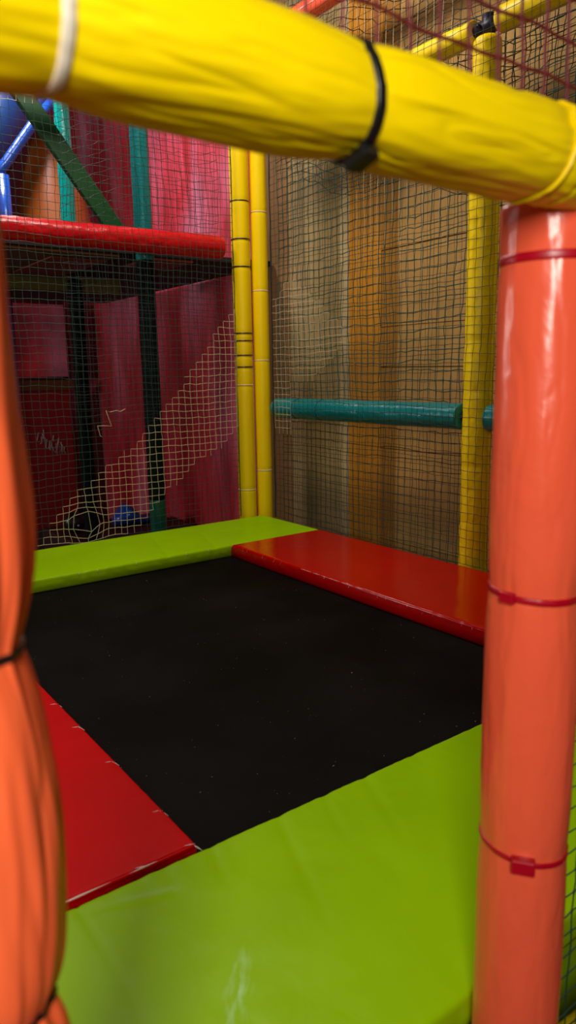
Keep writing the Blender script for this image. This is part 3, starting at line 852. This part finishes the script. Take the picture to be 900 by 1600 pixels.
banded_post('dark teal padded post passing behind the middle of the red beam', 1.985, 4.09, 0.052, ((0.0, 0.74, GRN), (0.74, 2.16, DKG), (2.16, 3.7, TEAL)), 41)  # middle sleeve coloured near-black to stand for shade
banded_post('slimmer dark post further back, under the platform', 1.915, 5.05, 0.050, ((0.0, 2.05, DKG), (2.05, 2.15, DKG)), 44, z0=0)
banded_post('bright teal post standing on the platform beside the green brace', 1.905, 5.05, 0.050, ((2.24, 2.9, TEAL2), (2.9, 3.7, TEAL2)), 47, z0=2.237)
rail('padded_beam', 'red padded beam crossing behind the far net at head height', (-0.3, 4.045, 2.245), (2.88, 4.045, 2.262), 0.062, REDV, 51, cat='beam', crease=0.002, nt=300, amp=0.003) if False else None
t = thing('padded_beam', 'red padded beam crossing behind the far net at head height', 'beam', (1.2, 3.965, 2.24))
s = Sleeve((-0.4, 3.965, 2.236), (2.437, 3.975, 2.254), 0.058, (1.2, 3.965, 2.24), seed=51, amp=0.004, crease=0.002, fold=(1.6, 0.5), stretch=6, e1=(0, -1, 0), bulge=((2.7, 0.9, 0.010),))
s.build('vinyl_sleeve', REDV, t, 300, 40)
pb = MB(); pb.tube([(-1.65, 0, 0), (1.25, 0.01, 0.012)], 0.021, 12); pb.build('steel_pipe', STEEL, t)
rail('padded_beam', 'dark green overhead beam near the top left, behind the far net', (0.2, 4.09, 3.02), (1.93, 4.09, 3.02), 0.05, GRN, 52, cat='beam')

t = thing('play_platform', 'raised play platform behind the red beam', 'platform', (1.4, 5.4, 2.2))
def pbox(name, a, b, m__, lab=None):
    q = MB(); q.box(Vector(a) - t.location, Vector(b) - t.location)
    o = bevelled(q.build(name, m__, t, smooth=False), 0.004, 2)
    if lab: o['label'] = lab
pbox('deck', (-0.4, 4.15, 2.20), (2.93, 7.0, 2.235), plain('black_deck', (0.01, 0.008, 0.008), 0.8))
tf = thing('foam_strip', 'thin pale yellow foam strip peeping over the top of the red beam', 'foam strip', (1.0, 4.17, 2.2365))
m_ = MB(); m_.box((-1.4, -0.03, 0), (0.86, 0.03, 0.082)); bevelled(m_.build('foam_strip_core', plain('yellow_foam', (0.6, 0.5, 0.12), 0.8), tf, smooth=False), 0.004, 2)
m_ = MB(); m_.box((0.97, -0.03, 0), (1.40, 0.03, 0.082)); bevelled(m_.build('foam_strip_end', plain('yellow_foam', (0.6, 0.5, 0.12), 0.8), tf, smooth=False), 0.004, 2)
pbox('soffit_board', (-0.4, 4.16, 2.182), (1.86, 5.15, 2.199), BRN, 'brown plywood underside')
pbox('soffit_board', (1.50, 4.3, 2.172), (1.84, 5.1, 2.181), plain('faded_red_board', (0.18, 0.03, 0.015), 0.7), 'faded red underside board')
pbox('soffit_board', (2.05, 4.16, 2.182), (2.35, 4.50, 2.199), plain('faded_red_board', (0.18, 0.03, 0.015), 0.7), 'faded red underside board')
pbox('joist', (-0.4, 5.18, 2.09), (2.3, 5.26, 2.199), plain('olive_wood', (0.11, 0.085, 0.006), 0.6), 'olive painted joist')

# far partition panels with a brown rail
t = thing('partition_panel', 'dull pink board above the brown rail at far left, under the platform', 'panel', (1.6, 7.2, 1.5))
m_ = MB(); m_.box((-1.2, 0, 0.0), (1.0, 0.03, 0.69)); bevelled(m_.build('board', PINK, t, smooth=False), 0.004, 2)
t = thing('wooden_rail', 'brown wooden rail between the far pink and red boards', 'rail', (1.6, 7.16, 1.34))
m_ = MB(); m_.box((-1.3, 0, 0.03), (1.02, 0.05, 0.13)); bevelled(m_.build('plank', plain('brown_wood', (0.14, 0.045, 0.008), 0.6), t, smooth=False), 0.004, 2)
t = thing('partition_panel', 'dark red board with white scribbles below the brown rail', 'panel', (1.6, 7.2, 0.0))
m_ = MB(); m_.box((-1.2, 0, 0.0), (1.0, 0.03, 1.37)); bevelled(m_.build('board', plain('dark_red_board', (0.30, 0.004, 0.006), 0.55), t, smooth=False), 0.004, 2)
m_ = MB(); random.seed(9)
for k in range(16):
    x = 0.66 + k * 0.016 + random.uniform(-0.01, 0.01); z = 0.98 - 0.010 * k + random.uniform(-0.05, 0.05); 
    m_.tube([(x, -0.004, z), (x + random.uniform(-0.03, 0.02), -0.004, z - random.uniform(0.03, 0.09)), (x + random.uniform(-0.02, 0.04), -0.004, z - random.uniform(0.05, 0.1))], 0.004, 4)
m_.build('chalk_scribble', plain('white_chalk', (0.55, 0.5, 0.5), 0.9), t)

# blue slide and its tubes on the platform
t = thing('tube_slide', 'blue curved slide at the upper left, on the raised platform', 'slide', (1.45, 6.0, 2.236))
m_ = MB(); vs = []; fs = []; n = 30; k_ = 20
path = [Vector((-0.15 + 0.75 * (i / n), 0.1 - 0.2 * math.sin(i / n * 3.1), 0.35 + 1.25 * (i / n) ** 0.8)) for i in range(n + 1)]
m_.tube(path, 0.26, 24); m_.build('slide_body', NAVY, t)
m_ = MB(); m_.tube([p + Vector((0.24, -0.16, 0.04)) for p in path], 0.03, 12); m_.build('side_tube', BLUE, t)
m_ = MB(); m_.tube([(0.02, 0, 0.0), (0.02, 0, 0.45)], 0.04, 14); m_.build('support', BLUE, t)
t = thing('slide_handrail', 'glossy bright blue handrail rising diagonally at the upper left edge', 'handrail', (1.3, 5.4, 2.236))
m_ = MB(); m_.tube([(0.12, 0.0, 0.46), (0.32, 0.0, 0.70), (0.52, 0.0, 0.97), (0.68, 0.0, 1.16)], 0.034, 16); m_.build('rail_tube', BLUE, t)
m_ = MB(); m_.tube([(0.29, 0, 0.003), (0.29, 0, 0.62)], 0.045, 16); m_.build('upright', BLUE, t)
t = thing('blue_post', 'narrow blue post under the platform at the left edge', 'post', (1.73, 6.05, 0.0))
m_ = MB(); m_.tube([(0, 0, 0), (0, 0, 2.19)], 0.045, 16); m_.build('vinyl_sleeve', BLUE, t)
m_ = MB(); m_.tube([(0, 0, 0.002), (0, 0, 0.02)], 0.08, 16); m_.build('foot_plate', STEEL, t)

# orange dome (tunnel mouth)
t = thing('play_dome', 'orange brown rounded dome on the platform at the upper left', 'dome', (2.20, 6.15, 2.236))
vs = []; fs = []; nr, na = 16, 32
for i in range(nr + 1):
    f_ = i / nr
    rr = 0.52 * math.cos(f_ * math.pi / 2) ** 0.85; zz = 1.20 * math.sin(f_ * math.pi / 2) ** 1.25
    for k in range(na): vs.append(Vector((max(rr, 0.002) * 0.62 * math.cos(2 * math.pi * k / na), max(rr, 0.002) * 0.62 * math.sin(2 * math.pi * k / na), zz)))
for i in range(nr):
    for k in range(na): fs.append((i * na + k, i * na + (k + 1) % na, (i + 1) * na + (k + 1) % na, (i + 1) * na + k))
fs.append(tuple(range(na))[::-1])
link_mesh('dome_shell', vs, fs, vinyl('burnt_orange_vinyl', (0.40, 0.09, 0.008), 0.4, 0.1, 5), t)
m_ = MB(); m_.tube([(0.30 * math.cos(a_), 0.30 * math.sin(a_), 0.032) for a_ in [2 * math.pi * k / 32 for k in range(33)]], 0.03, 8, cap=False); m_.build('dark_hem', BLK, t)
t = thing('foam_block', 'orange foam block at the top left corner behind the far net', 'block', (1.50, 6.6, 3.45))
m_ = MB(); m_.box((-0.25, -0.1, -0.12), (0.32, 0.2, 0.5)); bevelled(m_.build('vinyl_cover', vinyl('orange_foam_cover', (0.5, 0.16, 0.01), 0.4, 0.1, 5), t, smooth=False), 0.02, 4)

# green diagonal brace
t = thing('diagonal_brace', 'flat dark green brace slanting down to the red beam at the upper left', 'brace', (2.22, 4.28, 2.27))
def wpt(px, z): return px
m_ = MB()
A_ = Vector((1.25, 4.30, 3.22)); B_ = Vector((1.90, 4.26, 2.335))
d = (B_ - A_).normalized(); sd = Vector((d.z, 0, -d.x)); nn = Vector((0, 1, 0))
w2, t2 = 0.052, 0.02
cor = [P0 + sd * sx * w2 + nn * sy * t2 for P0 in (A_, B_) for (sx, sy) in ((-1, -1), (1, -1), (1, 1), (-1, 1))]
m_.add([c_ - t.location for c_ in cor], [(0, 1, 2, 3), (7, 6, 5, 4), (0, 4, 5, 1), (1, 5, 6, 2), (2, 6, 7, 3), (3, 7, 4, 0)])
bevelled(m_.build('brace_bar', vinyl('green_vinyl', (0.0, 0.06, 0.008), 0.45, 0.1, 10), t, smooth=False), 0.006, 3)

# toys on the floor
t = thing('plastic_boat', 'blue plastic toy lying low behind the cream netting', 'toy', (2.43, 5.5, 0.30))
vs = []; fs = []
for i in range(13):
    f_ = i / 12; y_ = -0.16 + 0.32 * f_; wd_ = 0.03 + 0.09 * math.sin(f_ * math.pi) ** 0.6; hh = 0.06 + 0.12 * math.exp(-((f_ - 0.35) / 0.25) ** 2)
    for k in range(12):
        a_ = 2 * math.pi * k / 12; vs.append(Vector((y_, wd_ * math.cos(a_), max(0, hh / 2 + hh / 2 * math.sin(a_)))))
for i in range(12):
    for k in range(12): fs.append((i * 12 + k, i * 12 + (k + 1) % 12, (i + 1) * 12 + (k + 1) % 12, (i + 1) * 12 + k))
fs += [tuple(range(12))[::-1], tuple(12 * 12 + k for k in range(12))]
link_mesh('hull', vs, fs, BLUE, t)
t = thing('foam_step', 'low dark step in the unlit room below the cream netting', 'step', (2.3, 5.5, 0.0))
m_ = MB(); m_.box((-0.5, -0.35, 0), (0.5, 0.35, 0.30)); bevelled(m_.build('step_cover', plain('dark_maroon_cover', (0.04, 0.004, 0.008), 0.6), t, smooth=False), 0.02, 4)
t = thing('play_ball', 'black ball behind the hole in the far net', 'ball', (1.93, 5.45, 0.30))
me = bpy.data.meshes.new('ball_skin'); bm = bmesh.new(); bmesh.ops.create_uvsphere(bm, u_segments=32, v_segments=20, radius=0.085)
for v in bm.verts: v.co.z += 0.085
for f_ in bm.faces: f_.smooth = True
bm.to_mesh(me); bm.free(); me.materials.append(BLK)
o = bpy.data.objects.new('ball_skin', me); C.objects.link(o); o.parent = t
m_ = MB(); m_.tube([(0, -0.086, 0.075), (0, -0.089, 0.075)], 0.007, 10); m_.build('valve', WHT, t)
